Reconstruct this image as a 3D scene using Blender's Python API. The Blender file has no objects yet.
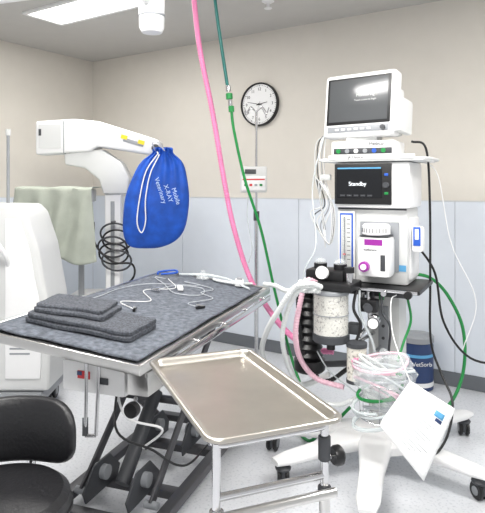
import bpy, bmesh, math, random
from mathutils import Vector, Matrix, noise
random.seed(4)
sc=bpy.context.scene
sc.view_settings.view_transform='Standard'
sc.view_settings.exposure=.12
# room axes: x along back wall, y towards back wall (back wall y=0, left wall x=0)
# survey frame: standing point of the photographer, rotated against the room
TH=math.atan2(.552,.834)
ORG=Vector((4.586,-4.065,0))
RZ=Matrix.Rotation(TH,4,'Z')
MS=Matrix.Translation(ORG)@RZ
def S(x,y,z=0): return MS@Vector((x,y,z))
def lin(c):
    c=c/255.
    return c/12.92 if c<=.04045 else ((c+.055)/1.055)**2.4
def RGB(r,g,b): return (lin(r),lin(g),lin(b),1)
# ---------------------------------------------------------------- materials
def mat(name,col,rough=.5,metal=0,var=.0,vscale=8,bump=0,bscale=60,emit=0,alpha=1,trans=0,coat=0,speck=None):
    m=bpy.data.materials.new(name); m.use_nodes=True
    nt=m.node_tree; b=nt.nodes['Principled BSDF']
    c=RGB(*col)
    b.inputs['Roughness'].default_value=rough; b.inputs['Metallic'].default_value=metal
    b.inputs['Base Color'].default_value=c
    tc=nt.nodes.new('ShaderNodeTexCoord')
    n=nt.nodes.new('ShaderNodeTexNoise'); n.inputs['Scale'].default_value=vscale; n.inputs['Detail'].default_value=4
    nt.links.new(tc.outputs['Object'],n.inputs['Vector'])
    r=nt.nodes.new('ShaderNodeValToRGB')
    v=max(var,.015)
    r.color_ramp.elements[0].position=.3; r.color_ramp.elements[1].position=.7
    if speck:
        r.color_ramp.elements[0].color=RGB(*speck)
        r.color_ramp.elements[0].position=.36; r.color_ramp.elements[1].position=.46
        r.color_ramp.elements[1].color=c
    else:
        r.color_ramp.elements[0].color=(c[0]*(1-v),c[1]*(1-v),c[2]*(1-v),1)
        r.color_ramp.elements[1].color=(min(1,c[0]*(1+v)),min(1,c[1]*(1+v)),min(1,c[2]*(1+v)),1)
    nt.links.new(n.outputs['Fac'],r.inputs['Fac']); nt.links.new(r.outputs['Color'],b.inputs['Base Color'])
    if bump:
        n2=nt.nodes.new('ShaderNodeTexNoise'); n2.inputs['Scale'].default_value=bscale; n2.inputs['Detail'].default_value=3
        nt.links.new(tc.outputs['Object'],n2.inputs['Vector'])
        bp=nt.nodes.new('ShaderNodeBump'); bp.inputs['Strength'].default_value=bump; bp.inputs['Distance'].default_value=.004
        nt.links.new(n2.outputs['Fac'],bp.inputs['Height']); nt.links.new(bp.outputs['Normal'],b.inputs['Normal'])
    if emit:
        b.inputs['Emission Color'].default_value=c; b.inputs['Emission Strength'].default_value=emit
    if alpha<1: b.inputs['Alpha'].default_value=alpha
    if trans: b.inputs['Transmission Weight'].default_value=trans
    if coat: b.inputs['Coat Weight'].default_value=coat
    return m
M_wall=mat('wall_paint_cream',(215,210,201),.85,bump=.1,bscale=120)
M_wain=mat('wall_panel_white',(216,222,230),.45,var=.01)
M_ceil=mat('ceiling_paint',(192,190,186),.9,bump=.15,bscale=150)
M_floor=mat('vinyl_floor',(212,214,218),.3,vscale=70,speck=(194,197,202))
M_base=mat('rubber_base',(105,109,114),.6)
M_steel=mat('stainless_steel',(205,204,202),.28,1,var=.04,vscale=5,bump=.05,bscale=30)
M_chrome=mat('chrome',(210,210,212),.14,1)
M_dsteel=mat('dark_steel',(84,84,87),.42,.5)
M_tray=mat('tray_steel',(200,195,187),.31,1,var=.06,vscale=9,bump=.12,bscale=18)
M_white=mat('white_plastic',(232,232,232),.35)
M_off=mat('offwhite_plastic',(208,209,208),.4)
M_grey=mat('grey_plastic',(145,148,152),.45)
M_dgrey=mat('dark_grey_plastic',(62,64,68),.5)
M_black=mat('black_plastic',(20,20,22),.4)
M_leather=mat('black_vinyl',(26,26,29),.42,bump=.35,bscale=90)
M_screen=mat('screen_glass',(14,16,20),.12)
M_screen2=mat('monitor_screen_glass',(84,86,88),.15)
M_blue=mat('blue_bag_fabric',(16,78,178),.65,var=.22,vscale=14,bump=.5,bscale=22)
M_bluep=mat('blue_plastic',(40,90,190),.4)
M_navy=mat('navy_label',(38,58,100),.4)
M_mat=mat('table_pad_slate',(98,103,112),.95,var=.4,vscale=45,bump=1,bscale=160)
M_towel=mat('towel_charcoal',(84,87,94),1,var=.45,vscale=110,bump=1,bscale=210)
M_cloth=mat('drape_sage',(168,173,162),.95,var=.08,bump=.4,bscale=120)
M_pink=mat('pink_hose',(238,138,184),.5,var=.06)
M_lpink=mat('pale_pink_hose',(232,190,204),.5)
M_green=mat('green_hose',(20,132,62),.4)
M_teal=mat('teal_hose',(18,104,98),.4)
M_hose=mat('corrugated_hose',(218,221,220),.45)
M_lead=mat('lead_wire_grey',(176,180,186),.5)
M_purple=mat('purple_label',(150,40,150),.4)
M_yellow=mat('yellow_label',(235,205,40),.5)
M_red=mat('red_label',(205,45,50),.5)
M_glass=mat('clear_plastic',(235,240,242),.12,alpha=.25)
M_tubeclr=mat('clear_tubing',(225,232,234),.2,alpha=.6)
M_gran=mat('absorbent_granules',(222,218,208),.9,vscale=90,speck=(150,145,138),bump=.8,bscale=90)
M_paper=mat('paper_card',(238,239,239),.7)
M_ink=mat('ink_grey',(150,153,158),.8)
M_light=mat('light_diffuser',(255,252,245),.6,emit=6)
M_txt=mat('screen_text',(230,235,240),.5,emit=.6)
M_lblue=mat('logo_blue',(90,160,205),.5)
M_print=mat('bag_print',(190,212,240),.6)
# ---------------------------------------------------------------- groups & mesh helpers
class G:
    def __init__(s,name,x,y,yaw=0,z=0,single=False):
        s.name=name; s.single=single; s.objs=[]
        s.Mw=MS@Matrix.Translation((x,y,z))@Matrix.Rotation(math.radians(yaw),4,'Z')
        s.inv=s.Mw.inverted()@MS
        s.X=Matrix()
        if not single:
            e=bpy.data.objects.new(name,None); sc.collection.objects.link(e)
            e.matrix_world=s.Mw; e.empty_display_size=.1; s.e=e
    def s(s_,x,y,z): return s_.inv@Vector((x,y,z))
    def add(s,name,bm,m,smooth=True,ang=35):
        bm.transform(s.X)
        bmesh.ops.recalc_face_normals(bm,faces=bm.faces)
        me=bpy.data.meshes.new(name); bm.to_mesh(me); bm.free()
        if smooth:
            me.polygons.foreach_set('use_smooth',[True]*len(me.polygons))
            try: me.set_sharp_from_angle(angle=math.radians(ang))
            except Exception: pass
        me.materials.append(m)
        o=bpy.data.objects.new(s.name if s.single else name,me); sc.collection.objects.link(o)
        if s.single: o.matrix_world=s.Mw
        else: o.parent=s.e
        s.objs.append(o); return o
def box(g,n,c,sz,m,bev=.004,rot=(0,0,0),seg=2,taper=None):
    bm=bmesh.new(); bmesh.ops.create_cube(bm,size=1)
    for v in bm.verts:
        v.co=Vector((v.co.x*sz[0],v.co.y*sz[1],v.co.z*sz[2]))
        if taper and v.co.z>0: v.co.x*=taper; v.co.y*=taper
    if bev: bmesh.ops.bevel(bm,geom=list(bm.edges),offset=min(bev,min(sz)*.45),segments=seg,affect='EDGES',profile=.6)
    R=Matrix.Rotation(math.radians(rot[2]),4,'Z')@Matrix.Rotation(math.radians(rot[1]),4,'Y')@Matrix.Rotation(math.radians(rot[0]),4,'X')
    bm.transform(Matrix.Translation(c)@R)
    return g.add(n,bm,m)
def cyl(g,n,p0,p1,r,m,r2=None,seg=24,bev=0):
    p0=Vector(p0);p1=Vector(p1); d=p1-p0
    bm=bmesh.new()
    bmesh.ops.create_cone(bm,cap_ends=True,segments=seg,radius1=r,radius2=r if r2 is None else r2,depth=d.length)
    if bev:
        es=[e for e in bm.edges if len(e.link_faces)==2 and any(len(f.verts)>4 for f in e.link_faces)]
        bmesh.ops.bevel(bm,geom=es,offset=bev,segments=3,affect='EDGES')
    q=Vector((0,0,1)).rotation_difference(d.normalized()).to_matrix().to_4x4()
    bm.transform(Matrix.Translation((p0+p1)/2)@q)
    return g.add(n,bm,m)
def catmull(P,k=8):
    P=[Vector(p) for p in P]
    Q=[P[0]*2-P[1]]+P+[P[-1]*2-P[-2]]
    out=[]
    for i in range(1,len(Q)-2):
        a,b,c,d=Q[i-1:i+3]
        for j in range(k):
            t=j/k
            out.append(.5*((2*b)+(c-a)*t+(2*a-5*b+4*c-d)*t*t+(3*b-a-3*c+d)*t**3))
    out.append(P[-1]); return out
def tube(g,n,P,r,m,k=8,seg=10,smooth=True,rib=0,pitch=.012):
    pts=catmull(P,k) if smooth and len(P)>2 else [Vector(p) for p in P]
    if rib:
        L=[0]
        for a,b in zip(pts,pts[1:]): L.append(L[-1]+(b-a).length)
        N=int(L[-1]/(pitch/4)); new=[];j=0
        for i in range(N+1):
            s=L[-1]*i/N
            while j<len(L)-2 and L[j+1]<s: j+=1
            t=(s-L[j])/max(1e-9,L[j+1]-L[j]); new.append(pts[j].lerp(pts[j+1],t))
        pts=new
    bm=bmesh.new(); prev=None; up=None
    for i,p in enumerate(pts):
        t=(pts[min(i+1,len(pts)-1)]-pts[max(i-1,0)])
        if t.length<1e-9: t=Vector((0,0,1))
        t.normalize()
        if up is None: up=t.orthogonal().normalized()
        up=(up-t*up.dot(t))
        up=up.normalized() if up.length>1e-6 else t.orthogonal().normalized()
        w=t.cross(up)
        rr=r*(1+rib*(1 if i%4 in(0,1) else -1)) if rib else r
        ring=[bm.verts.new(p+(up*math.cos(2*math.pi*a/seg)+w*math.sin(2*math.pi*a/seg))*rr) for a in range(seg)]
        if prev:
            for a in range(seg): bm.faces.new((prev[a],prev[(a+1)%seg],ring[(a+1)%seg],ring[a]))
        else: bm.faces.new(ring[::-1])
        prev=ring
    bm.faces.new(prev)
    return g.add(n,bm,m,ang=70)
def lathe(g,n,prof,c,m,seg=40,rot=None):
    bm=bmesh.new(); prev=None
    for r,z in prof:
        ring=[bm.verts.new((max(r,1e-4)*math.cos(2*math.pi*a/seg),max(r,1e-4)*math.sin(2*math.pi*a/seg),z)) for a in range(seg)]
        if prev:
            for a in range(seg): bm.faces.new((prev[a],prev[(a+1)%seg],ring[(a+1)%seg],ring[a]))
        else: bm.faces.new(ring[::-1])
        prev=ring
    bm.faces.new(prev)
    Mx=Matrix.Translation(c)
    if rot is not None: Mx=Mx@rot
    bm.transform(Mx)
    return g.add(n,bm,m)
def prism(g,n,poly,y0,y1,m,bev=.01,Mx=None):
    """poly in x-z, extruded along y"""
    bm=bmesh.new()
    a=[bm.verts.new((x,y0,z)) for x,z in poly]; b=[bm.verts.new((x,y1,z)) for x,z in poly]
    bm.faces.new(a); bm.faces.new(b[::-1]); N=len(poly)
    for i in range(N): bm.faces.new((a[i],b[i],b[(i+1)%N],a[(i+1)%N]))
    bmesh.ops.recalc_face_normals(bm,faces=bm.faces)
    if bev: bmesh.ops.bevel(bm,geom=list(bm.edges),offset=bev,segments=3,affect='EDGES',profile=.6)
    if Mx is not None: bm.transform(Mx)
    return g.add(n,bm,m)
def sheet(g,n,f,nu,nv,m,th=.003):
    bm=bmesh.new(); V=[[bm.verts.new(f(i/nu,j/nv)) for j in range(nv+1)] for i in range(nu+1)]
    for i in range(nu):
        for j in range(nv): bm.faces.new((V[i][j],V[i+1][j],V[i+1][j+1],V[i][j+1]))
    o=g.add(n,bm,m,ang=80)
    md=o.modifiers.new('t','SOLIDIFY'); md.thickness=th; md.offset=0
    return o
def text(g,n,s,c,size,m,rotx=90,rotz=0,ext=.0006,align='CENTER',tilt=0):
    cu=bpy.data.curves.new(n,'FONT'); cu.body=s; cu.size=size; cu.extrude=ext; cu.align_x=align; cu.align_y='CENTER'
    o=bpy.data.objects.new(n,cu); sc.collection.objects.link(o)
    bpy.context.view_layer.update()
    me=bpy.data.meshes.new_from_object(o); bpy.data.objects.remove(o)
    me.materials.clear(); me.materials.append(m)
    Mx=Matrix.Translation(c)@Matrix.Rotation(math.radians(rotz),4,'Z')@Matrix.Rotation(math.radians(rotx),4,'X')@Matrix.Rotation(math.radians(tilt),4,'Z')
    me.transform(g.X@Mx)
    o=bpy.data.objects.new(n,me); sc.collection.objects.link(o); o.parent=g.e; return o
def castor(g,n,p,r=.045,yaw=0,m=None,h=None):
    x,y=p[0],p[1]; h=h or r*2+.03
    d=Vector((math.cos(yaw),math.sin(yaw),0))
    for k,s in enumerate((-1,1)):
        a=Vector((x,y,r))+d*(s*.009); b=Vector((x,y,r))+d*(s*.027)
        cyl(g,n+'_wheel_%d'%k,a,b,r,M_black,bev=.005)
        cyl(g,n+'_hub_%d'%k,a+d*s*.001,b+d*s*.002,r*.5,M_grey)
    box(g,n+'_fork',(x,y,r*1.25),(.016,r*1.5,r*1.4),m or M_dgrey,.005,rot=(0,0,math.degrees(yaw)))
    lathe(g,n+'_cap',[(r*.85,0),(r*.95,.01),(r*.6,.025),(.012,.03)],(x,y,r*1.75),m or M_dgrey,seg=20)
    cyl(g,n+'_stem',(x,y,r*1.8),(x,y,h),.012,M_chrome)
# ---------------------------------------------------------------- room shell (room axes)
def room_box(n,lo,hi,m,bev=0):
    bm=bmesh.new(); bmesh.ops.create_cube(bm,size=1)
    for v in bm.verts: v.co=Vector([lo[i]+(v.co[i]+.5)*(hi[i]-lo[i]) for i in range(3)])
    if bev: bmesh.ops.bevel(bm,geom=list(bm.edges),offset=bev,segments=2,affect='EDGES')
    me=bpy.data.meshes.new(n); bm.to_mesh(me); bm.free(); me.materials.append(m)
    o=bpy.data.objects.new(n,me); sc.collection.objects.link(o); return o
H=2.7; WZ=1.285
room_box('floor',(-.1,-5.6,-.1),(6.4,.1,0),M_floor)
room_box('ceiling',(-.1,-5.6,H),(6.4,.1,H+.1),M_ceil)
room_box('wall_back',(-.1,0,0),(6.4,.1,H),M_wall)
room_box('wall_left',(-.1,-5.6,0),(0,0,H),M_wall)
k=0
x=0.012
while x<6.3:
    room_box('trim_%d'%k,(x,-.012,.1),(min(x+1.217,6.4),0,WZ),M_wain,.0015); x+=1.22; k+=1
y=-.012
while y>-5.5:
    room_box('trim_%d'%k,(0,max(y-1.217,-5.6),.1),(.012,y,WZ),M_wain,.0015); y-=1.22; k+=1
room_box('trim_%d'%k,(0.012,-.016,WZ),(6.4,0,WZ+.008),M_off,.001)
room_box('trim_%d'%(k+1),(0,-5.6,WZ),(.016,-.016,WZ+.008),M_off,.001)
room_box('baseboard_back',(.015,-.018,0),(6.4,0,.1),M_base,.003)
room_box('baseboard_left',(0,-5.6,0),(.018,-.018,.1),M_base,.003)
def troffer(x0,y0,x1,y1,power):
    g=G('ceiling_light_panel',0,0)
    g.e.matrix_world=Matrix.Identity(4); g.e.location=((x0+x1)/2,(y0+y1)/2,H); cx,cy=(x1-x0)/2,(y1-y0)/2
    t=.03
    box(g,'frame_a',(0,cy,-.01),(2*cx+t,t,.02),M_white,.002); box(g,'frame_b',(0,-cy,-.01),(2*cx+t,t,.02),M_white,.002)
    box(g,'frame_c',(cx,0,-.01),(t,2*cy,.02),M_white,.002); box(g,'frame_d',(-cx,0,-.01),(t,2*cy,.02),M_white,.002)
    box(g,'diffuser',(0,0,-.004),(2*cx-t,2*cy-t,.008),M_light,.001)
    l=bpy.data.lights.new('panel_lamp','AREA'); l.shape='RECTANGLE'; l.size=2*cx-t; l.size_y=2*cy-t; l.energy=power; l.color=(1,.985,.965)
    o=bpy.data.objects.new('panel_lamp',l); sc.collection.objects.link(o); o.parent=g.e; o.location=(0,0,-.022)
troffer(.90,-1.46,1.95,-1.12,20)
troffer(2.5,-3.2,3.7,-2.6,62)  # panels from here on are out of view, added to light the room
troffer(4.3,-2.2,5.5,-1.6,34)
troffer(3.9,-4.9,5.1,-4.3,40)
w=bpy.data.worlds.new('w'); sc.world=w; w.use_nodes=True
w.node_tree.nodes['Background'].inputs['Color'].default_value=(.985,.99,1,1)
w.node_tree.nodes['Background'].inputs['Strength'].default_value=.68
g=G('ceiling_sprinkler',.18,3.95)
lathe(g,'rosette',[(.045,0),(.045,-.006),(.02,-.02),(.012,-.022),(.012,-.05),(.028,-.052),(.028,-.056),(.002,-.056)],(0,0,H),M_white,seg=20)
# ---------------------------------------------------------------- clock
g=G('wall_clock',0,0)
g.e.matrix_world=Matrix.Translation((2.083,-.002,2.085))
RX=Matrix.Rotation(math.radians(90),4,'X')
lathe(g,'rim',[(.14,0),(.183,0),(.186,.02),(.182,.036),(.176,.04),(.172,.036),(.170,.02),(.14,.02)],(0,0,0),M_black,seg=64,rot=RX)
cyl(g,'face',(0,-.001,0),(0,-.022,0),.172,M_white,seg=64)
for i in range(60):
    a=math.radians(i*6); L=.012 if i%5==0 else .006
    r0=.158; p=Vector((math.sin(a)*r0,-.0232,math.cos(a)*r0)); d=Vector((math.sin(a),0,math.cos(a)))
    if i%5==0: text(g,'numeral_%d'%(i//5),str(i//5 or 12),(math.sin(a)*.128,-.0232,math.cos(a)*.128),.036,M_black)
    cyl(g,'tick_%d'%i,p-d*L/2,p+d*L/2,.0018 if i%5 else .003,M_black,seg=6)
def hand(n,ang,L,wd):
    a=math.radians(ang); d=Vector((math.sin(a),0,math.cos(a)))
    cyl(g,n,Vector((0,-.026,0))-d*.025,Vector((0,-.026,0))+d*L,wd,M_black,r2=wd*.5,seg=8)
hand('hour_hand',80,.08,.004); hand('minute_hand',282,.12,.003); hand('second_hand',200,.12,.001)
cyl(g,'hub',(0,-.022,0),(0,-.032,0),.008,M_black)
# ---------------------------------------------------------------- surgery table
g=G('operating_table',-.411,2.66,70.7)
T=Matrix.Translation((0,0,.8325))@Matrix.Rotation(math.radians(5.5),4,'X')
g.X=T
box(g,'top_slab',(0,0,-.015),(1.5,.68,.024),M_steel,.005)
box(g,'top_lip_near',(-.745,0,-.012),(.014,.69,.034),M_steel,.004)
box(g,'top_lip_far',(.745,0,-.012),(.014,.69,.034),M_steel,.004)
for i,s in enumerate((-1,1)):
    box(g,'side_lip_%d'%i,(0,s*.34,-.012),(1.5,.012,.034),M_steel,.004)
    box(g,'side_rail_%d'%i,(0,s*.375,-.03),(1.3,.01,.028),M_chrome,.003)
    for j in range(5): cyl(g,'rail_post_%d_%d'%(i,j),(-.6+.3*j,s*.34,-.03),(-.6+.3*j,s*.375,-.03),.008,M_chrome,seg=12)
    box(g,'under_channel_%d'%i,(0,s*.2,-.05),(1.3,.05,.045),M_steel,.004)
for j in range(3): box(g,'under_cross_%d'%j,(-.5+.5*j,0,-.05),(.05,.4,.04),M_steel,.004)
def padf(u,v):
    x=-.715+1.40*u; y=-.315+.63*v
    n=noise.noise(Vector((x*5,y*5,0)))
    x+=.01*noise.noise(Vector((y*7,1,0)))*(1 if u in(0,1) else 0); y+=.012*noise.noise(Vector((x*6,4,0)))*(1 if v in (0,1) else 0)
    wr=.005*max(0,noise.noise(Vector((x*3+y*9,y*2,3))))
    return Vector((x,y,.0075+.0025*max(n,-.4)+wr))
sheet(g,'pad',padf,90,50,M_mat,.007)
g.X=Matrix()
FX=.03
for i,s in enumerate((-1,1)):
    box(g,'floor_rail_%d'%i,(FX,s*.23,.075),(.98,.05,.04),M_dsteel,.005)
    box(g,'upper_rail_%d'%i,(FX,s*.17,.70),(.9,.04,.045),M_dsteel,.005)
    for j,t in enumerate((-1,1)):
        a=Vector((FX-.38*t,s*(.185-.02*j),.10)); b=Vector((FX+.30*t,s*(.185-.02*j),.68))
        d=b-a; ang=-math.degrees(math.atan2(d.z,d.x))
        box(g,'scissor_arm_%d_%d'%(i,j),(a+b)/2,(d.length,.012,.045),M_dsteel,.003,rot=(0,ang,0))
        cyl(g,'pivot_lo_%d_%d'%(i,j),a-Vector((0,.03,0)),a+Vector((0,.03,0)),.016,M_grey,seg=16)
        cyl(g,'pivot_hi_%d_%d'%(i,j),b-Vector((0,.03,0)),b+Vector((0,.03,0)),.016,M_grey,seg=16)
for j,xx in enumerate((-.46,-.2,.2,.52)):
    box(g,'floor_cross_%d'%j,(xx,0,.075),(.05,.5,.036),M_dsteel,.005)
for j,xx in enumerate((-.36,-.1,.32)):
    box(g,'upper_cross_%d'%j,(xx,0,.70),(.045,.36,.04),M_steel,.004)
box(g,'mid_spreader',(FX-.02,0,.385),(.03,.36,.03),M_dsteel,.004)
cyl(g,'actuator_body',(-.30,0,.13),(.0,0,.42),.032,M_dgrey)
cyl(g,'actuator_rod',(.0,0,.42),(.16,0,.58),.016,M_chrome)
for i,s in enumerate((-1,1)):
    prism(g,'bracket_%d'%i,[(-.42,.09),(-.18,.09),(-.16,.14),(-.24,.22),(-.36,.22),(-.44,.14)],s*.1-.004,s*.1+.004,M_dgrey,.002)
    prism(g,'bracket_b_%d'%i,[(.08,.09),(.32,.09),(.33,.14),(.26,.22),(.15,.22),(.07,.14)],s*.1-.004,s*.1+.004,M_dgrey,.002)
    cyl(g,'bracket_roller_%d'%i,(-.30,s*.1-.03,.17),(-.30,s*.1+.03,.17),.03,M_grey)
    cyl(g,'bracket_roller_b_%d'%i,(.2,s*.1-.03,.17),(.2,s*.1+.03,.17),.03,M_grey)
for j,xx in enumerate((-.36,.32)):
    cyl(g,'tilt_post_a_%d'%j,(xx,-.15,.70),(xx,-.17,.77),.016,M_chrome); cyl(g,'tilt_post_b_%d'%j,(xx,.15,.70),(xx,.17,.80),.016,M_chrome)
box(g,'control_box',(-.46,-.01,.655),(.14,.28,.12),M_white,.012)
box(g,'control_box_label',(-.5315,.03,.665),(.003,.055,.030),M_red,.0005)
box(g,'control_box_label_b',(-.5318,.048,.67),(.004,.022,.016),M_navy,.0005)
box(g,'control_box_switch',(-.5315,-.06,.65),(.006,.04,.025),M_dgrey,.002)
box(g,'junction_box',(-.42,-.205,.66),(.22,.09,.10),M_steel,.008)
box(g,'junction_lip',(-.42,-.255,.70),(.26,.012,.02),M_steel,.003)
s3=g.s
for k_,xo in enumerate((0,.05)):
    cyl(g,'release_bar_%d'%k_,s3(-.60+xo,2.16,.76),s3(-.59+xo*.8,2.10,.46),.007,M_chrome)
cyl(g,'release_bar_cross',s3(-.59,2.10,.46),s3(-.55,2.10,.46),.007,M_chrome)
cyl(g,'release_bar_grip',s3(-.595,2.12,.52),s3(-.59,2.10,.46),.011,M_dgrey)
cyl(g,'lock_knob_stem',s3(-.40,2.10,.60),s3(-.39,1.99,.59),.008,M_chrome)
lathe(g,'lock_knob',[(.01,-.016),(.026,-.014),(.028,0),(.026,.014),(.01,.016)],s3(-.39,1.98,.605),M_black,seg=20,rot=Matrix.Rotation(math.pi/2,4,'Y'))
for j,(xx,yy) in enumerate(((-.44,-.23),(-.44,.23),(.5,-.23),(.5,.23))):
    cyl(g,'levelling_foot_%d'%j,(xx,yy,0),(xx,yy,.03),.03,M_black,bev=.005); cyl(g,'levelling_stem_%d'%j,(xx,yy,.03),(xx,yy,.06),.01,M_chrome)
tube(g,'table_cable',[(-.42,-.05,.6),(-.5,-.1,.45),(-.4,-.2,.35),(-.2,-.2,.2),(0,-.18,.11),(.2,-.18,.105)],.005,M_black)
tube(g,'table_cable_b',[(-.36,0,.6),(-.47,-.12,.5),(-.36,-.22,.42),(-.3,-.1,.3)],.005,M_white)
def tabgroup(name):
    q=G(name,-.411,2.66,70.7); q.X=T; return q
# folded towel
g=tabgroup('folded_towel')
def slab(g,n,c,sz,m,seed,rotz=0,amp=.006):
    bm=bmesh.new(); bmesh.ops.create_cube(bm,size=2)
    bmesh.ops.subdivide_edges(bm,edges=list(bm.edges),cuts=30,use_grid_fill=True)
    Rz=Matrix.Rotation(math.radians(rotz),4,'Z')
    for v in bm.verts:
        x,y,z=v.co
        h=sz[2]/2
        ex=max(0,abs(x)-.88)/.12; ey=max(0,abs(y)-.94)/.06
        zz=z*h*math.sqrt(max(0,1-.8*ex*ex))*math.sqrt(max(0,1-.5*ey*ey))
        X=x*sz[0]/2; Y=y*sz[1]/2
        X-=math.copysign(.010*(ex*ey),x); Y-=math.copysign(.010*(ex*ey),y)
        w1=noise.noise(Vector((X*7,Y*6,seed)))*amp
        w2=noise.noise(Vector((X*26,Y*14,seed+3)))*amp*.35
        X+=noise.noise(Vector((Y*10,seed,2)))*amp*1.6; Y+=noise.noise(Vector((X*10,seed+8,5)))*amp*1.6
        v.co=Rz@Vector((X,Y,zz+w1+w2))+Vector(c)
    return g.add(n,bm,m,ang=80)
slab(g,'fold_bottom',(-.49,.025,.024),(.235,.46,.022),M_towel,1,rotz=2,amp=.004)
slab(g,'fold_second',(-.488,.022,.043),(.230,.45,.020),M_towel,5,rotz=3,amp=.005)
slab(g,'fold_third',(-.470,.10,.063),(.205,.29,.020),M_towel,9,rotz=10,amp=.005)
slab(g,'fold_top',(-.462,.11,.080),(.195,.27,.018),M_towel,15,rotz=12,amp=.006)
# leads
g=tabgroup('ecg_lead_wires')
def TZ(x,y,z=.018): return (x,y,z)
tube(g,'lead_1',[TZ(.48,.18),TZ(.3,.05),TZ(.15,.15),TZ(-.02,.02),TZ(-.12,.12),TZ(-.2,.0)],.0022,M_white)
tube(g,'lead_2',[TZ(.48,.08),TZ(.45,-.02),TZ(.3,.2),TZ(.1,.26),TZ(-.1,.25),TZ(-.24,.27)],.0022,M_lead)
tube(g,'lead_3',[TZ(.48,.03),TZ(.42,-.12),TZ(.3,-.1),TZ(.22,-.2),TZ(.06,-.14),TZ(.02,-.22)],.0022,M_lead)
tube(g,'lead_4',[TZ(.48,.2),TZ(.47,.26),TZ(.35,.14),TZ(.2,.0),TZ(.25,-.12),TZ(.4,-.06),TZ(.35,.08),TZ(.18,.1)],.0022,M_lead)
for i,(a,b,r) in enumerate(((-.2,0,20),(-.24,.27,60),(.02,-.22,-30),(.18,.1,100))):
    box(g,'clip_%d'%i,(a,b,.02),(.05,.012,.012),M_chrome if i%2 else M_black,.003,rot=(0,0,r))
    box(g,'clip_jaw_%d'%i,(a,b,.028),(.045,.01,.006),M_steel,.002,rot=(0,14,r))
box(g,'junction_block',(.3,.02,.024),(.07,.03,.016),M_white,.005,rot=(0,0,30))
g=tabgroup('breathing_tube_set')
tube(g,'blue_line',[TZ(.56,.27,.02),TZ(.62,.2,.03),TZ(.68,.24,.03),TZ(.62,.31,.02),TZ(.56,.29,.02)],.006,M_bluep)
tube(g,'white_loop',[TZ(.69,-.25,.022),TZ(.6,-.2,.03),TZ(.62,-.05,.025),TZ(.7,.0,.03),TZ(.69,.12,.022)],.008,M_hose)
tube(g,'white_loop_b',[TZ(.56,-.28,.02),TZ(.62,-.1,.045),TZ(.66,.08,.03),TZ(.62,.18,.025)],.006,M_tubeclr)
box(g,'sensor_block',(.61,-.2,.035),(.07,.05,.035),M_white,.008,rot=(0,0,20))
box(g,'sensor_cap',(.61,-.2,.056),(.03,.03,.012),M_grey,.004,rot=(0,0,20))
lathe(g,'face_mask',[(.035,0),(.038,.006),(.03,.02),(.014,.035),(.012,.05)],(.62,.03,.02),M_glass,seg=24)
# ---------------------------------------------------------------- mayo tray stand
g=G('instrument_tray_stand',-.025,1.53,21.7)
def rr(w,d,r,ins,z,n=7):
    w=w/2-ins; d=d/2-ins; r=max(r-ins*.7,.006); P=[]
    for cx,cy,a0 in ((w-r,d-r,0),(-w+r,d-r,90),(-w+r,-d+r,180),(w-r,-d+r,270)):
        for i in range(n+1):
            a=math.radians(a0+90*i/n); P.append(Vector((cx+r*math.cos(a),cy+r*math.sin(a),z)))
    return P
bm=bmesh.new(); prev=None
for ins,z in ((.004,.845),(0,.847),(0,.853),(.003,.856),(.008,.857),(.013,.855),(.018,.848),(.022,.840),(.028,.836),(.036,.8345),(.08,.834)):
    ring=[bm.verts.new(p) for p in rr(.345,.61,.04,ins,z)]
    if prev:
        N=len(ring)
        for a in range(N): bm.faces.new((prev[a],prev[(a+1)%N],ring[(a+1)%N],ring[a]))
    prev=ring
bm.faces.new(prev)
o=g.add('tray_pan',bm,M_tray,ang=60)
md=o.modifiers.new('t','SOLIDIFY'); md.thickness=.0015
tube(g,'support_ring',[tuple(p) for p in rr(.29,.53,.03,0,.824)]+[tuple(rr(.29,.53,.03,0,.824)[0])],.007,M_chrome,smooth=False)
for i,s in enumerate((-1,1)):
    cyl(g,'post_%d'%i,(s*.137,-.255,.10),(s*.137,-.255,.828),.010,M_chrome)
    cyl(g,'sleeve_%d'%i,(s*.137,-.255,.10),(s*.137,-.255,.66),.013,M_steel)
    cyl(g,'collar_%d'%i,(s*.137,-.255,.655),(s*.137,-.255,.68),.016,M_dgrey if i else M_chrome,bev=.003)
    cyl(g,'base_leg_%d'%i,(s*.137,-.30,.10),(s*.137,.24,.10),.014,M_steel)
    for j,yy in enumerate((-.29,.23)): castor(g,'castor_%d%d'%(i,j),(s*.137,yy),.03,h=.1)
cyl(g,'post_bushing',(.137,-.255,.74),(.137,-.255,.80),.015,M_dgrey,bev=.003)
cyl(g,'crossbar_a',(-.137,-.255,.705),(.137,-.255,.705),.009,M_chrome)
cyl(g,'crossbar_b',(-.15,-.275,.67),(.155,-.275,.67),.011,M_steel)
cyl(g,'base_cross',(-.137,-.20,.10),(.137,-.20,.10),.013,M_steel)
cyl(g,'knob_stem',(.137,-.255,.745),(.165,-.255,.745),.006,M_chrome)
lathe(g,'knob',[(.006,-.012),(.02,-.012),(.024,-.006),(.024,.008),(.018,.014),(.004,.015)],(.172,-.255,.745),M_black,seg=12,rot=Matrix.Rotation(math.pi/2,4,'Y'))
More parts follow.
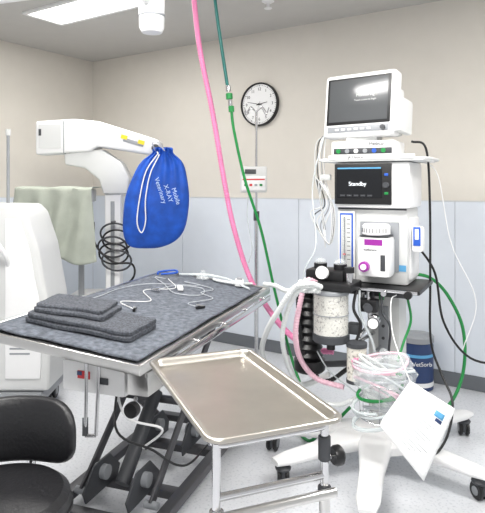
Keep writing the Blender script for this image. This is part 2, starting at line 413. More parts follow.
# ---------------------------------------------------------------- stool
g=G('rolling_stool',-.71,1.63,0)
lathe(g,'seat',[(.02,.405),(.17,.41),(.196,.42),(.205,.455),(.2,.485),(.18,.502),(.1,.508),(.002,.505)],(0,0,0),M_leather,seg=56)
lathe(g,'seat_piping',[(.2,.444),(.209,.448),(.209,.454),(.2,.458)],(0,0,0),M_black,seg=56)
cyl(g,'seat_plate',(0,0,.385),(0,0,.408),.09,M_dgrey)
cyl(g,'gas_lift',(0,0,.12),(0,0,.39),.022,M_chrome); cyl(g,'gas_sleeve',(0,0,.09),(0,0,.25),.03,M_black)
lathe(g,'hub',[(.045,.07),(.05,.08),(.045,.13),(.03,.14)],(0,0,0),M_chrome)
for i in range(5):
    a=math.radians(72*i+20); e=(.24*math.cos(a),.24*math.sin(a))
    tube(g,'spoke_%d'%i,[(0,0,.11),(e[0]*.5,e[1]*.5,.10),(e[0],e[1],.08)],.015,M_chrome)
    castor(g,'castor_%d'%i,e,.026,yaw=a,h=.08)
bm=bmesh.new(); nu=28; nv=20; rings=[]
for i in range(nu+1):
    t=-1+2*i/nu; a=t*math.radians(52); w=(1-abs(t)**4)**.5 if abs(t)<1 else 0
    w=max(w,.05); hh=.105*max(w,.3) ; th=.028*max(w,.15)
    ring=[]
    for j in range(nv):
        b=2*math.pi*j/nv; cb,sb=math.cos(b),math.sin(b)
        rz=math.copysign(abs(sb)**.6,sb)*hh; rt=math.copysign(abs(cb)**.7,cb)*th
        R=.235+rt
        ring.append(bm.verts.new((R*math.sin(a),R*math.cos(a)-.03,.605+rz)))
    rings.append(ring)
for i in range(nu):
    for j in range(nv): bm.faces.new((rings[i][j],rings[i+1][j],rings[i+1][(j+1)%nv],rings[i][(j+1)%nv]))
bm.faces.new(rings[0]); bm.faces.new(rings[-1][::-1])
g.add('backrest',bm,M_leather,ang=80)
tube(g,'back_bracket',[(0,.05,.395),(0,.2,.39),(0,.255,.43),(0,.24,.56)],.014,M_chrome)
tube(g,'height_lever',[(.05,0,.392),(.15,-.05,.388),(.225,-.09,.392)],.006,M_chrome)
cyl(g,'lever_grip',(.20,-.075,.39),(.245,-.10,.393),.009,M_white)
# ---------------------------------------------------------------- anaesthesia machine
g=G('anesthesia_machine',.685,2.85,-28)
s=g.s
lathe(g,'base_hub',[(.15,.10),(.19,.115),(.19,.15),(.14,.185),(.08,.20),(.002,.20)],(0.02,0,0),M_white)
tips=[(.19,2.62),(.50,2.24),(1.06,2.50),(1.24,3.14),(.16,2.96)]
for i,(x,y) in enumerate(tips):
    p=s(x,y,0); d=Vector((p.x,p.y,0)); L=d.length; a=math.atan2(d.y,d.x)
    R=Matrix.Rotation(a,4,'Z')
    bm=bmesh.new(); secs=[(0.05,.10,.095,.195),(.2,.075,.10,.175),(L*.6,.055,.10,.15),(L-.03,.05,.10,.135),(L+.045,.032,.10,.125)]
    prev=None
    for q,(xx,hw,z0,z1) in enumerate(secs):
        zc=(z0+z1)/2; hz=(z1-z0)/2
        ring=[]
        for j in range(16):
            b=2*math.pi*j/16; cb,sb=math.cos(b),math.sin(b)
            ring.append(bm.verts.new((xx,math.copysign(abs(cb)**.55,cb)*hw,zc+math.copysign(abs(sb)**.55,sb)*hz)))
        if prev:
            for j in range(16): bm.faces.new((prev[j],prev[(j+1)%16],ring[(j+1)%16],ring[j]))
        else: bm.faces.new(ring[::-1])
        prev=ring
    bm.faces.new(prev); bm.transform(R); g.add('base_leg_%d'%i,bm,M_white,ang=50)
    castor(g,'castor_%d'%i,(p.x,p.y),.04,yaw=random.random()*2,h=.11)
box(g,'column',(.045,.035,.53),(.16,.17,.74),M_off,.02)
box(g,'column_slot',(.045,-.052,.55),(.05,.006,.5),M_grey,.002)
for i in range(7): cyl(g,'column_hole_%d'%i,(.045,-.054,.34+.06*i),(.045,-.058,.34+.06*i),.008,M_dgrey,seg=12)
box(g,'work_plate',(0.02,-.03,.905),(.46,.36,.022),M_black,.008)
box(g,'under_plate_bracket',(0.03,-.04,.878),(.30,.22,.03),M_dgrey,.006)
box(g,'plate_edge',(0.02,-.213,.905),(.44,.006,.014),M_chrome,.002)
cyl(g,'plate_knob',(.20,-.21,.895),(.20,-.235,.895),.018,M_black); cyl(g,'plate_port',(.09,-.21,.895),(.09,-.235,.895),.013,M_chrome)
for i in range(3): cyl(g,'plate_port_%d'%i,(-.03+.045*i,-.15,.89),(-.03+.045*i,-.15,.85),.012,(M_chrome,M_dgrey,M_green)[i])
box(g,'mid_body',(.0,0.02,1.105),(.35,.26,.375),M_off,.015)
box(g,'side_wing',(.172,.02,1.09),(.03,.20,.30),M_white,.012)
box(g,'mid_seam',(0,-.1105,1.282),(.34,.003,.008),M_dgrey,0)
box(g,'display_housing',(.01,.0,1.40),(.37,.30,.225),M_white,.02)
box(g,'display_bezel',(-.032,-.152,1.405),(.282,.012,.20),M_black,.008)
box(g,'display_glass',(-.048,-.159,1.412),(.225,.004,.150),M_screen,.002)
text(g,'display_text','Standby',(-.055,-.1615,1.405),.028,M_txt)
box(g,'display_bar',(-.048,-.1615,1.482),(.215,.001,.007),M_lblue,0)
for i in range(5): box(g,'display_softkey_%d'%i,(-.13+.034*i,-.1615,1.349),(.024,.001,.008),M_dgrey,0)
cyl(g,'display_dial',(.085,-.158,1.40),(.085,-.178,1.40),.014,M_dgrey); box(g,'display_key',(.085,-.160,1.36),(.018,.004,.012),M_green,.001)
box(g,'display_key_b',(.085,-.160,1.45),(.018,.004,.012),M_bluep,.001)
box(g,'top_shelf',(.01,0,1.523),(.50,.34,.018),M_off,.006)
box(g,'shelf_lip',(.01,-.17,1.535),(.42,.008,.022),M_white,.003)
text(g,'shelf_text','JR Medical',(-.06,-.1745,1.535),.018,M_dgrey)
for i,s_ in enumerate((-1,1)): tube(g,'shelf_handle_%d'%i,[(.01+s_*.24,-.15,1.525),(.01+s_*.27,-.12,1.525),(.01+s_*.27,.1,1.525),(.01+s_*.24,.14,1.525)],.007,M_off)
box(g,'module',(-.04,-.02,1.578),(.32,.22,.080),M_white,.012)
box(g,'module_strip',(-.04,-.131,1.568),(.29,.004,.028),M_dgrey,.001)
for i in range(6): cyl(g,'module_port_%d'%i,(-.16+.045*i,-.131,1.568),(-.16+.045*i,-.138,1.568),.011,(M_green,M_grey,M_white,M_grey,M_bluep,M_green)[i],seg=16)
text(g,'module_text','Medical',(.03,-.1315,1.602),.024,M_dgrey)
g.X=Matrix.Translation((-.065,-.05,1.80))@Matrix.Rotation(math.radians(-10),4,'Z')@Matrix.Rotation(math.radians(-6),4,'X')
box(g,'monitor_case',(0,0,0),(.385,.085,.325),M_white,.022,seg=3)
box(g,'monitor_back',(.02,.065,-.03),(.32,.10,.24),M_off,.02)
box(g,'monitor_bezel',(0,-.043,.020),(.345,.006,.240),M_black,.006)
box(g,'monitor_screen',(0,-.0465,.022),(.318,.003,.216),M_screen2,.001)
text(g,'monitor_text','Monitoring',(.04,-.0485,.045),.022,M_off); text(g,'monitor_text_b','Touch screen to begin',(.04,-.0485,.02),.013,M_off)
box(g,'monitor_strip',(0,-.0435,-.125),(.33,.003,.03),M_grey,.001)
for i in range(6): box(g,'monitor_key_%d'%i,(-.11+.035*i,-.046,-.125),(.02,.004,.010),M_white,.002)
cyl(g,'monitor_dial',(.14,-.043,-.125),(.14,-.058,-.125),.012,M_dgrey)
box(g,'monitor_side_module',(.205,.04,-.06),(.04,.15,.17),M_off,.015)
for i in range(3): cyl(g,'monitor_side_port_%d'%i,(-.192,-.0,-.06+.045*i),(-.202,-.0,-.06+.045*i),.010,(M_green,M_bluep,M_dgrey)[i])
g.X=Matrix()
box(g,'monitor_foot',(-.06,-.02,1.630),(.16,.12,.05),M_off,.01)
# flowmeter
box(g,'flow_panel',(-.122,-.116,1.10),(.088,.012,.34),M_white,.005)
box(g,'flow_frame',(-.122,-.123,1.115),(.068,.006,.29),M_bluep,.003)
box(g,'flow_face',(-.122,-.127,1.12),(.054,.004,.262),M_off,.002)
cyl(g,'flow_tube',(-.13,-.133,1.02),(-.13,-.133,1.24),.009,M_glass)
cyl(g,'flow_tube_core',(-.13,-.131,1.02),(-.13,-.131,1.24),.003,M_dgrey)
for i in range(10): box(g,'flow_mark_%d'%i,(-.109,-.1295,1.03+.022*i),(.016,.001,.003),M_dgrey,0)
cyl(g,'flow_float',(-.13,-.133,1.052),(-.13,-.133,1.06),.008,M_red,seg=12)
cyl(g,'flow_knob',(-.122,-.12,.955),(-.122,-.155,.955),.018,M_dgrey,seg=16)
# vaporiser
box(g,'vaporizer_mount',(.04,-.113,1.10),(.19,.012,.24),M_grey,.006)
box(g,'vaporizer_body',(.04,-.170,1.060),(.155,.11,.19),M_white,.02)
box(g,'vaporizer_groove',(.04,-.170,1.158),(.135,.10,.006),M_dgrey,.001)
lathe(g,'vaporizer_dial',[(.06,0),(.066,.005),(.066,.042),(.058,.052),(.002,.053)],(.04,-.17,1.162),M_white)
for i in range(10):
    a=math.radians(200+14*i); cyl(g,'dial_mark_%d'%i,(.04+.0665*math.cos(a),-.17+.0665*math.sin(a),1.175),(.04+.0665*math.cos(a),-.17+.0665*math.sin(a),1.195),.0015,M_dgrey,seg=6)
box(g,'vaporizer_label',(.04,-.2255,1.130),(.085,.002,.028),M_purple,0)
box(g,'vaporizer_window',(.085,-.2255,1.035),(.022,.004,.075),M_dgrey,.001)
cyl(g,'vaporizer_filler',(.0,-.22,1.015),(.0,-.25,1.015),.024,M_purple,seg=20)
cyl(g,'vaporizer_filler_cap',(.0,-.25,1.015),(.0,-.258,1.015),.014,M_white,seg=20)
text(g,'vaporizer_text','Isoflurane',(.025,-.2260,1.095),.016,M_dgrey)
box(g,'side_holder',(.215,-.06,1.14),(.05,.07,.12),M_white,.012)
box(g,'side_holder_face',(.215,-.0965,1.155),(.034,.006,.09),M_bluep,.004); box(g,'side_holder_face_b',(.215,-.1,1.165),(.018,.004,.05),M_white,.002)
box(g,'body_label',(.145,-.1115,1.0),(.045,.002,.03),M_lblue,0)
# absorber block to the left
p=s(.42,2.66,0)
box(g,'absorber_block',(p.x,p.y+.02,.925),(.24,.18,.04),M_black,.012)
box(g,'absorber_arm',((p.x)/2,(p.y)/2-.02,.895),(.22,.07,.03),M_black,.008,rot=(0,0,25))
box(g,'absorber_head',(p.x-.03,p.y+.05,.965),(.19,.13,.06),M_black,.012)
cyl(g,'canister_top',(p.x,p.y,.905),(p.x,p.y,.885),.088,M_grey,bev=.004)
cyl(g,'canister_granules',(p.x,p.y,.885),(p.x,p.y,.70),.080,M_gran,seg=40)
lathe(g,'canister_shell',[(.080,.885),(.085,.885),(.085,.70),(.080,.70)],(p.x,p.y,0),M_glass)
cyl(g,'canister_bottom',(p.x,p.y,.70),(p.x,p.y,.660),.088,M_dgrey,bev=.006)
cyl(g,'canister_band',(p.x,p.y,.79),(p.x,p.y,.793),.0853,M_grey,seg=40)
cyl(g,'canister_drain',(p.x,p.y,.66),(p.x,p.y,.62),.02,M_black)
for i,(dx,dy) in enumerate(((-.07,.05),(.03,.05))):
    cyl(g,'valve_%d'%i,(p.x+dx,p.y+dy,.99),(p.x+dx,p.y+dy,1.02),.032,M_black); lathe(g,'valve_dome_%d'%i,[(.03,0),(.028,.015),(.015,.024),(.002,.026)],(p.x+dx,p.y+dy,1.02),M_glass,seg=20)
cyl(g,'apl_valve',(p.x+.09,p.y+.0,.94),(p.x+.09,p.y+.0,.99),.018,M_chrome); cyl(g,'apl_knob',(p.x+.09,p.y,.99),(p.x+.09,p.y,1.015),.024,M_black)
lathe(g,'pressure_gauge',[(.028,-.01),(.030,0),(.030,.014),(.025,.012),(.002,.012)],(p.x-.02,p.y-.06,.99),M_white,rot=Matrix.Rotation(math.radians(75),4,'X'))
for i in range(2): cyl(g,'hose_port_%d'%i,(p.x-.10,p.y-.03+.07*i,.93),(p.x-.15,p.y-.03+.07*i,.93),.013,M_white)
lathe(g,'bellows_base',[(.07,.46),(.078,.47),(.078,.52)],s(.34,2.84,0),M_black)
cyl(g,'bellows_arm',s(.38,2.84,.49),(0,.03,.49),.016,M_dgrey)
for i in range(9): lathe(g,'bellows_fold_%d'%i,[(.052,.52+.042*i),(.068,.541+.042*i),(.052,.562+.042*i)],s(.34,2.84,0),M_black,seg=28)
# lower accessories
cyl(g,'scavenger_jar',s(.53,2.60,.65),s(.53,2.60,.50),.045,M_gran)
cyl(g,'scavenger_cap',s(.53,2.60,.67),s(.53,2.60,.65),.048,M_dgrey)
cyl(g,'scavenger_base',s(.53,2.60,.50),s(.53,2.60,.485),.048,M_dgrey)
for i,(dx,dz,r_) in enumerate(((0,-.01,.015),(-.017,.012,.006),(-.006,.02,.006),(.007,.02,.006),(.018,.012,.006))):
    cyl(g,'paw_print_%d'%i,s(.52+dx,2.558,.585+dz),s(.52+dx,2.553,.585+dz),r_,M_pink,seg=16)
cyl(g,'scavenger_arm',s(.53,2.62,.66),(0.0,.0,.66),.010,M_chrome)
tube(g,'drop_pipe_a',[s(.60,2.68,.9),s(.60,2.64,.75),s(.58,2.64,.72),s(.545,2.62,.69)],.010,M_chrome)
tube(g,'drop_pipe_b',[s(.66,2.66,.9),s(.66,2.64,.8),s(.69,2.62,.74),s(.70,2.68,.60)],.006,M_dgrey)
tube(g,'drop_pipe_c',[s(.56,2.68,.9),s(.55,2.62,.8),s(.60,2.60,.68),s(.63,2.62,.56)],.006,M_tubeclr)
tube(g,'drop_pipe_d',[s(.54,2.66,.9),s(.52,2.62,.82),s(.55,2.60,.75),s(.53,2.60,.68)],.007,M_black)
tube(g,'drop_pipe_e',[s(.78,2.66,.88),s(.80,2.66,.76),s(.76,2.64,.66),s(.72,2.60,.58)],.006,M_green)
lathe(g,'regulator',[(.02,0),(.028,.004),(.028,.03),(.02,.035)],s(.62,2.62,.77),M_chrome,rot=Matrix.Rotation(math.radians(90),4,'X'))
cyl(g,'regulator_face',s(.605,2.59,.76),s(.60,2.58,.76),.024,M_white)
cyl(g,'regulator_ring',s(.606,2.592,.76),s(.602,2.584,.76),.028,M_dgrey)
cyl(g,'regulator_b',s(.58,2.61,.83),s(.58,2.58,.83),.02,M_dgrey)
box(g,'valve_block',s(.60,2.66,.83),(.09,.06,.06),M_black,.008)
box(g,'clamp_block',s(.53,2.66,.72),(.06,.06,.05),M_dgrey,.008)
# breathing hoses
tube(g,'breathing_hose_a',[s(.36,2.58,.93),s(.30,2.52,.955),s(.235,2.55,.93),s(.17,2.60,.82),s(.12,2.70,.70),s(.10,2.85,.55),s(.16,2.95,.42),s(.30,2.86,.38),s(.42,2.72,.48)],.0125,M_hose,rib=.1,pitch=.014)
tube(g,'breathing_hose_b',[s(.36,2.66,.93),s(.30,2.63,.95),s(.27,2.62,.85),s(.25,2.64,.70),s(.28,2.7,.56),s(.36,2.72,.46),s(.48,2.66,.44)],.0125,M_lpink,rib=.1,pitch=.014)
tube(g,'breathing_hose_d',[s(.34,2.60,.92),s(.27,2.56,.93),s(.21,2.60,.82),s(.19,2.66,.66),s(.24,2.74,.48),s(.33,2.78,.36),s(.45,2.70,.34),s(.56,2.60,.42)],.0115,M_hose,rib=.1,pitch=.014)
tube(g,'breathing_hose_c',[s(.36,2.58,.91),s(.29,2.6,.91),s(.22,2.75,.88),s(.17,2.95,.87),s(.12,3.05,.86)],.011,M_hose,rib=.1,pitch=.013)
tube(g,'black_reservoir_hose',[s(.34,2.72,.93),s(.28,2.78,.86),s(.29,2.8,.68),s(.33,2.8,.5),s(.42,2.8,.42),s(.52,2.75,.5)],.011,M_black,rib=.08,pitch=.012)
# rear cables
tube(g,'power_cable',[(.16,.05,1.62),(.23,.06,1.58),(.245,.08,1.3),(.24,.12,.9),(.24,.14,.6),(.30,.10,.45),(.36,.02,.35),(.34,-.06,.2),(.26,-.14,.13),(.12,-.1,.2)],.006,M_black)
tube(g,'power_cable_b',[(.18,.08,1.1),(.26,.14,.95),(.30,.16,.7),(.42,.22,.52),(.62,.36,.47)],.006,M_black)
tube(g,'oxygen_hose_loop',[s(.90,2.98,.93),s(1.01,3.0,.90),s(1.11,3.02,.80),s(1.20,3.05,.62),s(1.205,3.05,.40),s(1.12,3.0,.24),s(1.0,2.95,.20),s(.85,2.95,.25)],.009,M_green)
tube(g,'white_cable_right',[(.2,.1,1.52),(.27,.16,1.45),(.33,.2,1.1),(.44,.28,.8),(.38,.25,.55)],.0025,M_white)
for i in range(5):
    dx=.012*i
    tube(g,'sensor_cable_%d'%i,[(-.23,-.05,1.74-.02*i),(-.26-dx,-.05,1.62),(-.26-dx,-.06,1.45),(-.215-dx,-.08,1.30),(-.25-dx*1.5,-.10,1.17+.02*i),(-.21,-.12,1.10),(-.195+dx*.3,-.14,1.28),(-.24-dx,-.12,1.40+.01*i),(-.27,-.1,1.33),(-.24,-.1,1.2-.03*i)],.0030,(M_white,M_grey,M_white,M_dgrey,M_off)[i])
box(g,'cable_hook',(-.24,-.09,1.44),(.05,.03,.03),M_off,.006)
tube(g,'sample_line_a',[(-.25,-.06,1.7),(-.31,-.1,1.4),(-.27,-.16,1.1),(-.32,-.2,.95),(-.30,-.2,.7),(-.2,-.2,.5),(-.05,-.2,.4)],.0035,M_tubeclr)
# clear bags/tubes hanging on the column
cyl(g,'basket_hook',(.03,-.05,.60),(.03,-.16,.60),.006,M_chrome)
c=s(.63,2.50,0)
for k,z in enumerate((.52,.36)):
    ring=[]
    for j in range(25):
        a=2*math.pi*j/24; q=1+.05*math.sin(3*a+k)
        ring.append((c.x+.12*q*math.cos(a),c.y+.075*q*math.sin(a),z+.006*math.sin(2*a+k)))
    tube(g,'basket_ring_%d'%k,ring,.0025,M_chrome,k=2,seg=6)
for j in range(8):
    a=2*math.pi*j/8; tube(g,'basket_wire_%d'%j,[(c.x+.12*math.cos(a),c.y+.075*math.sin(a),.52),(c.x+.105*math.cos(a),c.y+.072*math.sin(a),.36),(c.x,c.y,.35)],.0018,M_chrome,smooth=False,seg=6)
cyl(g,'basket_bracket',(c.x,c.y+.07,.52),(.045,-.05,.58),.006,M_chrome)
for k in range(11):
    pts=[]; ph=random.random()*6; rx=.06+.07*random.random(); cz=.385+.022*k; tl=random.uniform(-.8,.8)
    for j in range(24):
        a=ph+j*.42; pts.append((c.x+rx*math.cos(a)+.02*math.sin(a*1.7),c.y+rx*.6*math.sin(a),cz+.02*math.sin(a*.8+ph)+tl*rx*math.sin(a+1)))
    tube(g,'coiled_tubing_%d'%k,pts,.0065,(M_tubeclr,M_lead,M_hose,M_tubeclr,M_lpink,M_green)[k%6],k=4,seg=8)
bm=bmesh.new(); bmesh.ops.create_icosphere(bm,subdivisions=5,radius=1)
for v in bm.verts:
    n=noise.noise(v.co*1.7)*.3+noise.noise(v.co*4)*.18+abs(noise.noise(v.co*9))*.1
    v.co=v.co*(1+n); v.co=Vector((c.x+.03+v.co.x*.12,c.y-.02+v.co.y*.07,.54+v.co.z*.12))
g.add('plastic_bag',bm,M_glass,ang=18)
lathe(g,'spare_mask',[(.05,0),(.054,.008),(.045,.03),(.02,.055),(.014,.08)],(c.x-.07,c.y-.06,.55),M_glass,seg=28,rot=Matrix.Rotation(math.radians(60),4,'X'))
# ---------------------------------------------------------------- hanging instruction card
g=G('hanging_instruction_card',.71,2.32,0)
s=g.s
C4=[s(.70,2.36,.56),s(.868,2.30,.465),s(.725,2.24,.215),s(.562,2.30,.415)]
def quad(u,v,off=0,C4=C4):
    a=C4[0].lerp(C4[1],u); b=C4[3].lerp(C4[2],u); p=a.lerp(b,v)
    return p+Vector((0,-.012*math.sin(u*3.1)-off,0))
sheet(g,'card',lambda u,v:quad(u,v),12,12,M_paper,.0012)
sheet(g,'card_back',lambda u,v:quad(u,v,-.012)+Vector((.012,.004,.01)),12,12,M_paper,.0012)
sheet(g,'card_logo',lambda u,v:quad(.66+.2*u,.10+.09*v,.0015),3,3,M_lblue,.0004)
sheet(g,'card_logo_b',lambda u,v:quad(.72+.14*u,.2+.05*v,.0015),3,3,M_navy,.0004)
for i in range(11): sheet(g,'card_line_%d'%i,lambda u,v,i=i:quad(.08+(.5+.3*((i*37)%10)/10)*u,.30+.055*i+.008*v,.0015),8,1,M_ink,.0003)
tube(g,'lanyard',[C4[0].lerp(C4[1],.12)+Vector((0,-.004,-.012)),s(.69,2.38,.62),s(.67,2.5,.74),s(.69,2.60,.86),s(.72,2.615,.888)],.0025,M_white)
# ---------------------------------------------------------------- hoses from the ceiling
g=G('pink_scavenging_hose',0,3.3,0,single=True)
s=g.s
tube(g,'h',[s(-.31,3.4,2.7),s(-.294,3.4,2.52),s(-.258,3.4,2.218),s(-.185,3.42,1.855),s(-.124,3.45,1.49),s(-.06,3.48,1.158),s(.03,3.50,.86),s(.12,3.42,.70),s(.235,3.2,.58),s(.36,3.02,.52),s(.48,2.96,.52)],.016,M_pink,rib=.07,pitch=.016)
g=G('green_oxygen_hose',.1,3.2,0)
s=g.s
tube(g,'teal_section',[s(-.17,3.3,2.7),s(-.162,3.3,2.49),s(-.12,3.3,2.19),s(-.085,3.3,1.96)],.010,M_teal)
for i,z in enumerate((1.985,1.94,1.90,1.865)): cyl(g,'coupler_%d'%i,s(-.085+.006*i,3.3,z),s(-.083+.006*i,3.3,z-.035),(.016,.02,.013,.017)[i],(M_chrome,M_green,M_chrome,M_green)[i],bev=.002)
tube(g,'green_section',[s(-.066,3.3,1.85),s(-.05,3.3,1.72),s(.015,3.32,1.43),s(.11,3.35,1.135),s(.19,3.35,.78),s(.275,3.3,.43),s(.33,3.12,.27),s(.385,3.0,.15),s(.44,2.98,.08),s(.5,2.95,.16),s(.56,2.92,.24)],.0085,M_green)
lathe(g,'ceiling_outlet',[(.03,0),(.03,-.02),(.015,-.03)],s(-.17,3.3,2.7),M_green,seg=20)
tube(g,'green_branch',[s(.5,2.96,.20),s(.43,3.0,.09),s(.36,3.02,.02),s(.32,3.2,.012),s(.42,3.4,.012)],.009,M_green)
# ---------------------------------------------------------------- IV pole with pump
g=G('iv_pole',.09,3.62,0)
cyl(g,'pole_lower',(0,0,.1),(0,0,1.2),.013,M_chrome); cyl(g,'pole_upper',(0,0,1.15),(-.0,0,1.88),.008,M_chrome)
cyl(g,'pole_clutch',(0,0,1.17),(0,0,1.23),.019,M_dgrey)
for i in range(4):
    a=math.pi/4+i*math.pi/2; d=Vector((math.cos(a),math.sin(a),0))
    tube(g,'hook_%d'%i,[Vector((0,0,1.87)),d*.05+Vector((0,0,1.90)),d*.09+Vector((0,0,1.86)),d*.11+Vector((0,0,1.89))],.0035,M_chrome,seg=6)
for i in range(5):
    a=i*2*math.pi/5+.3; e=(.23*math.cos(a),.23*math.sin(a))
    tube(g,'leg_%d'%i,[(0,0,.13),(e[0]*.5,e[1]*.5,.11),(e[0],e[1],.075)],.012,M_steel); castor(g,'castor_%d'%i,e,.025,yaw=a,h=.075)
cyl(g,'hub',(0,0,.10),(0,0,.16),.028,M_dgrey)
box(g,'pump_body',(-.02,-.05,1.435),(.17,.09,.165),M_off,.012)
box(g,'pump_door',(-.02,-.098,1.41),(.15,.008,.09),M_white,.004)
box(g,'pump_display',(-.04,-.099,1.485),(.07,.006,.028),M_dgrey,.002)
for i in range(4): box(g,'pump_key_%d'%i,(-.07+.032*i,-.103,1.40),(.018,.004,.014),(M_green,M_red,M_grey,M_green)[i],.002)
box(g,'pump_stripe',(-.02,-.103,1.435),(.14,.003,.008),M_red,0)
cyl(g,'pump_clamp',(0,0,1.40),(0,0,1.46),.022,M_dgrey)
tube(g,'fluid_line',[(-.05,-.06,1.35),(-.06,-.05,1.2),(-.03,-.04,1.0),(-.05,-.02,.9)],.003,M_tubeclr)
# ---------------------------------------------------------------- mobile x-ray unit
g=G('mobile_xray_unit',-1.08,4.36,0)
q=lambda L:[(x+1.08,z) for x,z in L]
prism(g,'horizontal_arm',q([(-1.575,1.885),(-1.288,1.905),(-1.096,1.887),(-.711,1.767),(-.635,1.741),(-.625,1.66),(-.711,1.631),(-.942,1.669),(-1.11,1.692),(-1.158,1.654),(-1.575,1.631)]),-.10,.10,M_white,.018)
prism(g,'elbow',q([(-1.365,1.640),(-1.08,1.675),(-.927,1.574),(-.865,1.453),(-.88,1.33),(-1.065,1.33),(-1.096,1.438),(-1.21,1.53),(-1.357,1.554)]),-.085,.085,M_off,.018)
box(g,'arm_joint',(-.17,0,1.64),(.16,.15,.04),M_dgrey,.01)
box(g,'head_seam',(-.28,0,1.765),(.006,.206,.25),M_grey,.002)
box(g,'head_side_panel',(-.385,-.1015,1.77),(.17,.003,.18),M_off,0)
box(g,'arm_label',(-.46,-.104,1.80),(.02,.003,.05),M_dgrey,0)
box(g,'arm_stripe',(.25,-.1,1.725),(.16,.006,.03),M_grey,.002,rot=(0,16,0))
box(g,'arm_warning',(.18,-.1035,1.765),(.05,.003,.03),M_yellow,0,rot=(0,16,0)); box(g,'arm_warning_b',(.31,-.104,1.725),(.05,.003,.03),M_yellow,0,rot=(0,16,0))
cyl(g,'arm_end_pin',(.42,-.12,1.68),(.42,.12,1.68),.03,M_dgrey)
box(g,'tube_collar',(.45,0,1.65),(.07,.12,.08),M_dgrey,.015)
prism(g,'column',q([(-1.06,1.36),(-.935,1.36),(-.945,.30),(-1.05,.30)]),-.06,.06,M_white,.012)
box(g,'column_track',(.083,-.063,.85),(.03,.006,.85),M_grey,.002)
box(g,'cart_body',(-.05,.05,.34),(.50,.55,.40),M_white,.05,seg=4)
box(g,'cart_skirt',(-.05,.05,.12),(.56,.6,.06),M_grey,.02)
for i,(a,b) in enumerate(((-.28,-.20),(.18,-.20),(-.28,.30),(.18,.30))): castor(g,'castor_%d'%i,(a,b),.045,h=.1)
box(g,'console',(-.27,-.12,1.32),(.42,.30,.10),M_off,.02)
cyl(g,'console_post',(-.16,-.05,.5),(-.16,-.05,1.3),.022,M_grey)
for k in range(5):
    pts=[]
    for j in range(14):
        a=j*2*math.pi/13+k
        pts.append((.11+.11*math.cos(a)+.02*math.sin(k*2),-.10-.02*math.sin(a)-.008*k,1.03-.05*k+.08*math.sin(a)))
    tube(g,'cable_coil_%d'%k,pts,.0075,M_black if k%2 else M_dgrey,k=4,seg=8)
tube(g,'hanging_cable',[(-.05,-.11,1.12),(-.03,-.13,.95),(.10,-.13,.82),(.24,-.11,.80),(.25,-.09,.7),(.15,-.09,.6)],.008,M_black)
cyl(g,'coil_hook',(.10,-.05,1.12),(.10,-.16,1.12),.008,M_dgrey)
# blue bag
g=G('drawstring_bag',-.66,4.10,0)
prof=[(.935,-.12,.03,.012),(.948,-.165,.08,.03),(.975,-.195,.16,.045),(1.05,-.215,.232,.07),(1.18,-.218,.268,.085),(1.327,-.195,.270,.085),(1.44,-.155,.260,.075),(1.53,-.11,.240,.06),(1.585,-.07,.21,.045),(1.62,-.015,.165,.035),(1.645,.01,.145,.03),(1.675,-.01,.165,.045)]
bm=bmesh.new(); prev=None; N=84
for k,(z,xl,xr,b) in enumerate(prof):
    ring=[]; cx=(xl+xr)/2; a=(xr-xl)/2
    top=max(0,(z-1.15))/.5
    for j in range(N):
        t=2*math.pi*j/N
        cb,sb=math.cos(t),math.sin(t)
        xx=cx+a*math.copysign(abs(cb)**.85,cb)*(1+.02*math.sin(z*25))
        yy=b*math.copysign(abs(sb)**.8,sb)
        # gathers fanning from the draw cord plus soft dents
        yy+=abs(sb)*(.016*top*math.sin(cb*17+1.5)+.022*noise.noise(Vector((xx*7,sb,z*6))))
        ring.append(bm.verts.new((xx,yy,z+(.012*math.sin(5*t) if k==len(prof)-1 else 0))))
    if prev:
        for j in range(N): bm.faces.new((prev[j],prev[(j+1)%N],ring[(j+1)%N],ring[j]))
    else: bm.faces.new(ring[::-1])
    prev=ring
bm.faces.new(prev)
o=g.add('bag_body',bm,M_blue,ang=80); md=o.modifiers.new('s','SUBSURF'); md.levels=2; md.render_levels=2
tube(g,'cord_a',[(.05,-.045,1.63),(-.03,-.085,1.50),(-.07,-.110,1.32),(-.09,-.115,1.14),(-.06,-.11,1.06),(-.03,-.115,1.14),(-.03,-.115,1.3),(.0,-.09,1.48),(.06,-.05,1.62)],.0045,M_white)
tube(g,'cord_loop',[(.05,-.04,1.63),(.02,-.02,1.66),(.02,-.12,1.70),(.06,-.13,1.70),(.10,-.02,1.64)],.005,M_white)
for i,t in enumerate(('Veterinary','X-RAY','Mobile')): text(g,'print_%d'%i,t,(.075+.055*i,-.108+.003*i,1.36-.02*i),.045,M_print,tilt=-72)
# ---------------------------------------------------------------- white cabinet machine at left
g=G('patient_warming_cabinet',-1.45,3.52,0)
q=lambda L:[((x+.03)*.95+1.40,z) for x,z in L]
prism(g,'body',q([(-1.86,1.25),(-1.80,1.29),(-1.38,1.28),(-1.33,1.23),(-1.26,1.03),(-1.20,.72),(-1.18,.50),(-1.19,.17),(-1.86,.17)]),-.19,.20,M_off,.03)
prism(g,'side_panel',q([(-1.46,1.20),(-1.37,1.20),(-1.31,1.02),(-1.25,.72),(-1.23,.50),(-1.24,.25),(-1.46,.25)]),-.202,-.186,M_white,.006)
prism(g,'left_dark_panel',q([(-1.66,1.18),(-1.50,1.18),(-1.50,.62),(-1.66,.62)]),-.196,-.186,M_dgrey,.004)  # thin dark grey panel lying on the body front
for i in range(6): box(g,'vent_%d'%i,(.13,-.203,.40+.03*i),(.12,.004,.010),M_grey,.002)
box(g,'base_plinth',(-.04,.005,.13),(.60,.42,.07),M_grey,.02)
for i,(a,b) in enumerate(((-.28,-.17),(.20,-.17),(-.28,.17),(.20,.17))): castor(g,'castor_%d'%i,(a,b),.048,h=.1)
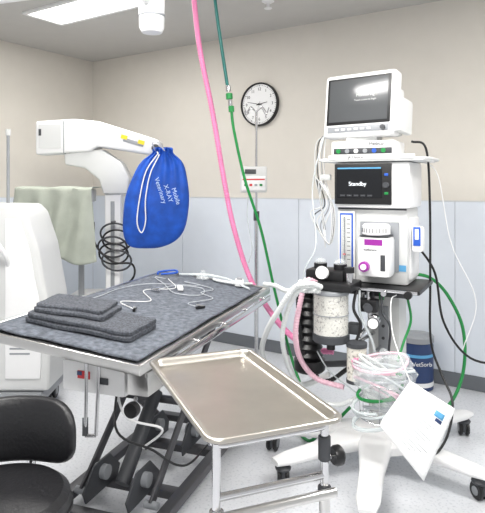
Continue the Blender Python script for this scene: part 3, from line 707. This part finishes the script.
tube(g,'push_handle',[(-.14,-.19,1.13),(-.14,-.25,1.15),(-.02,-.28,1.12),(.06,-.25,1.0),(.06,-.19,.92)],.013,M_white)
tube(g,'cable_1',[(-.08,-.20,1.1),(-.06,-.24,.95),(-.09,-.24,.8),(-.03,-.23,.65),(-.08,-.22,.5)],.008,M_black)
tube(g,'cable_2',[(-.12,-.20,1.05),(-.01,-.23,.9),(-.04,-.25,.7),(-.10,-.23,.6)],.007,M_black)
tube(g,'cable_3',[(-.15,-.20,1.08),(-.07,-.24,.88),(-.12,-.25,.72),(-.06,-.23,.55),(-.11,-.22,.45)],.006,M_dgrey)
cyl(g,'mast',(-.065,.1,1.27),(-.065,.1,1.72),.010,M_grey)
cyl(g,'mast_top',(-.065,.1,1.72),(-.065,.1,1.76),.016,M_off)
# draped cloth
g=G('draped_cloth',-1.36,4.20,0)
def dr(u,v):
    x=-.28+.55*u
    L=.16+.36*max(0,min(1,(u-.30)/.35))**1.2+.03*math.sin(u*9)
    t=v*(L+.30)
    if t<.30: return Vector((x+.01*math.sin(v*20),.16-t*1.05,1.383+.006*math.sin(u*13)))
    d=t-.30
    return Vector((x+.05*d*math.sin(u*7)+.12*d*(u-.7),-.165-.022*math.sin(u*22+d*4)*min(1,d*7)-.03*d-.01*noise.noise(Vector((u*6,d*9,2))),1.378-d))
sheet(g,'cloth',dr,70,50,M_cloth,.004)
# ---------------------------------------------------------------- ceiling surgical lamp arm
g=G('surgical_lamp',-.405,2.5,0)
lathe(g,'joint_housing',[(.02,2.075),(.045,2.08),(.055,2.10),(.058,2.2),(.058,2.30),(.045,2.33),(.02,2.34)],(0,0,0),M_white)
lathe(g,'joint_seam',[(.0585,2.15),(.0595,2.152),(.0595,2.158),(.0585,2.16)],(0,0,0),M_grey)
tube(g,'arm_upper',[(0,0,2.28),(.12,.02,2.33),(.35,.05,2.42),(.60,.08,2.46)],.028,M_white)
cyl(g,'drop_pipe',(.60,.08,2.42),(.60,.08,2.7),.035,M_white)
lathe(g,'canopy',[(.12,2.70),(.12,2.68),(.08,2.65),(.04,2.64)],(.60,.08,0),M_white)
tube(g,'arm_fore',[(0,0,2.20),(-.05,-.2,2.24),(-.12,-.5,2.30)],.022,M_white)
lathe(g,'lamp_head',[(.02,.10),(.09,.09),(.2,.04),(.23,0),(.22,-.015),(.2,-.012),(.002,-.005)],(-.15,-.70,2.26),M_white)
cyl(g,'head_grip',(-.15,-.70,2.25),(-.15,-.70,2.14),.018,M_grey)
tube(g,'head_yoke',[(-.12,-.5,2.30),(-.13,-.56,2.36),(-.15,-.68,2.37),(-.15,-.70,2.34)],.016,M_white)
g=G('ceiling_boom_arm',-1.3,3.3,0)
tube(g,'boom',[(-.7,.1,2.44),(-.2,.0,2.48),(.4,-.1,2.52)],.022,M_white)
cyl(g,'boom_mount',(.4,-.1,2.50),(.4,-.1,2.7),.035,M_white)
tube(g,'boom_cable',[(-.6,.05,2.475),(-.2,-.02,2.52),(.38,-.12,2.555)],.005,M_dgrey)
# ---------------------------------------------------------------- blue canister by the wall
g=G('supply_canister',1.21,3.88,0)
lathe(g,'body',[(.10,0),(.108,.006),(.108,.30),(.104,.315),(.104,.33)],(0,0,0),M_navy)
lathe(g,'lid',[(.112,.325),(.112,.36),(.105,.368),(.08,.37),(.06,.362),(.002,.362)],(0,0,0),M_grey)
lathe(g,'band',[(.1085,.23),(.1092,.23),(.1092,.25),(.1085,.25)],(0,0,0),M_lblue)
text(g,'label_text','VetSorb',(0,-.111,.19),.04,M_white)
lathe(g,'band_low',[(.1085,.03),(.1092,.03),(.1092,.06),(.1085,.06)],(0,0,0),M_white)
# ---------------------------------------------------------------- camera
cam=bpy.data.cameras.new('cam'); co=bpy.data.objects.new('camera',cam); sc.collection.objects.link(co); sc.camera=co
co.location=(4.586,-4.065,1.4); co.rotation_euler=(math.radians(90),0,TH)
cam.sensor_fit='HORIZONTAL'; cam.sensor_width=36; cam.lens=36*560/485; cam.shift_y=-71.5/485
cam.clip_start=.02
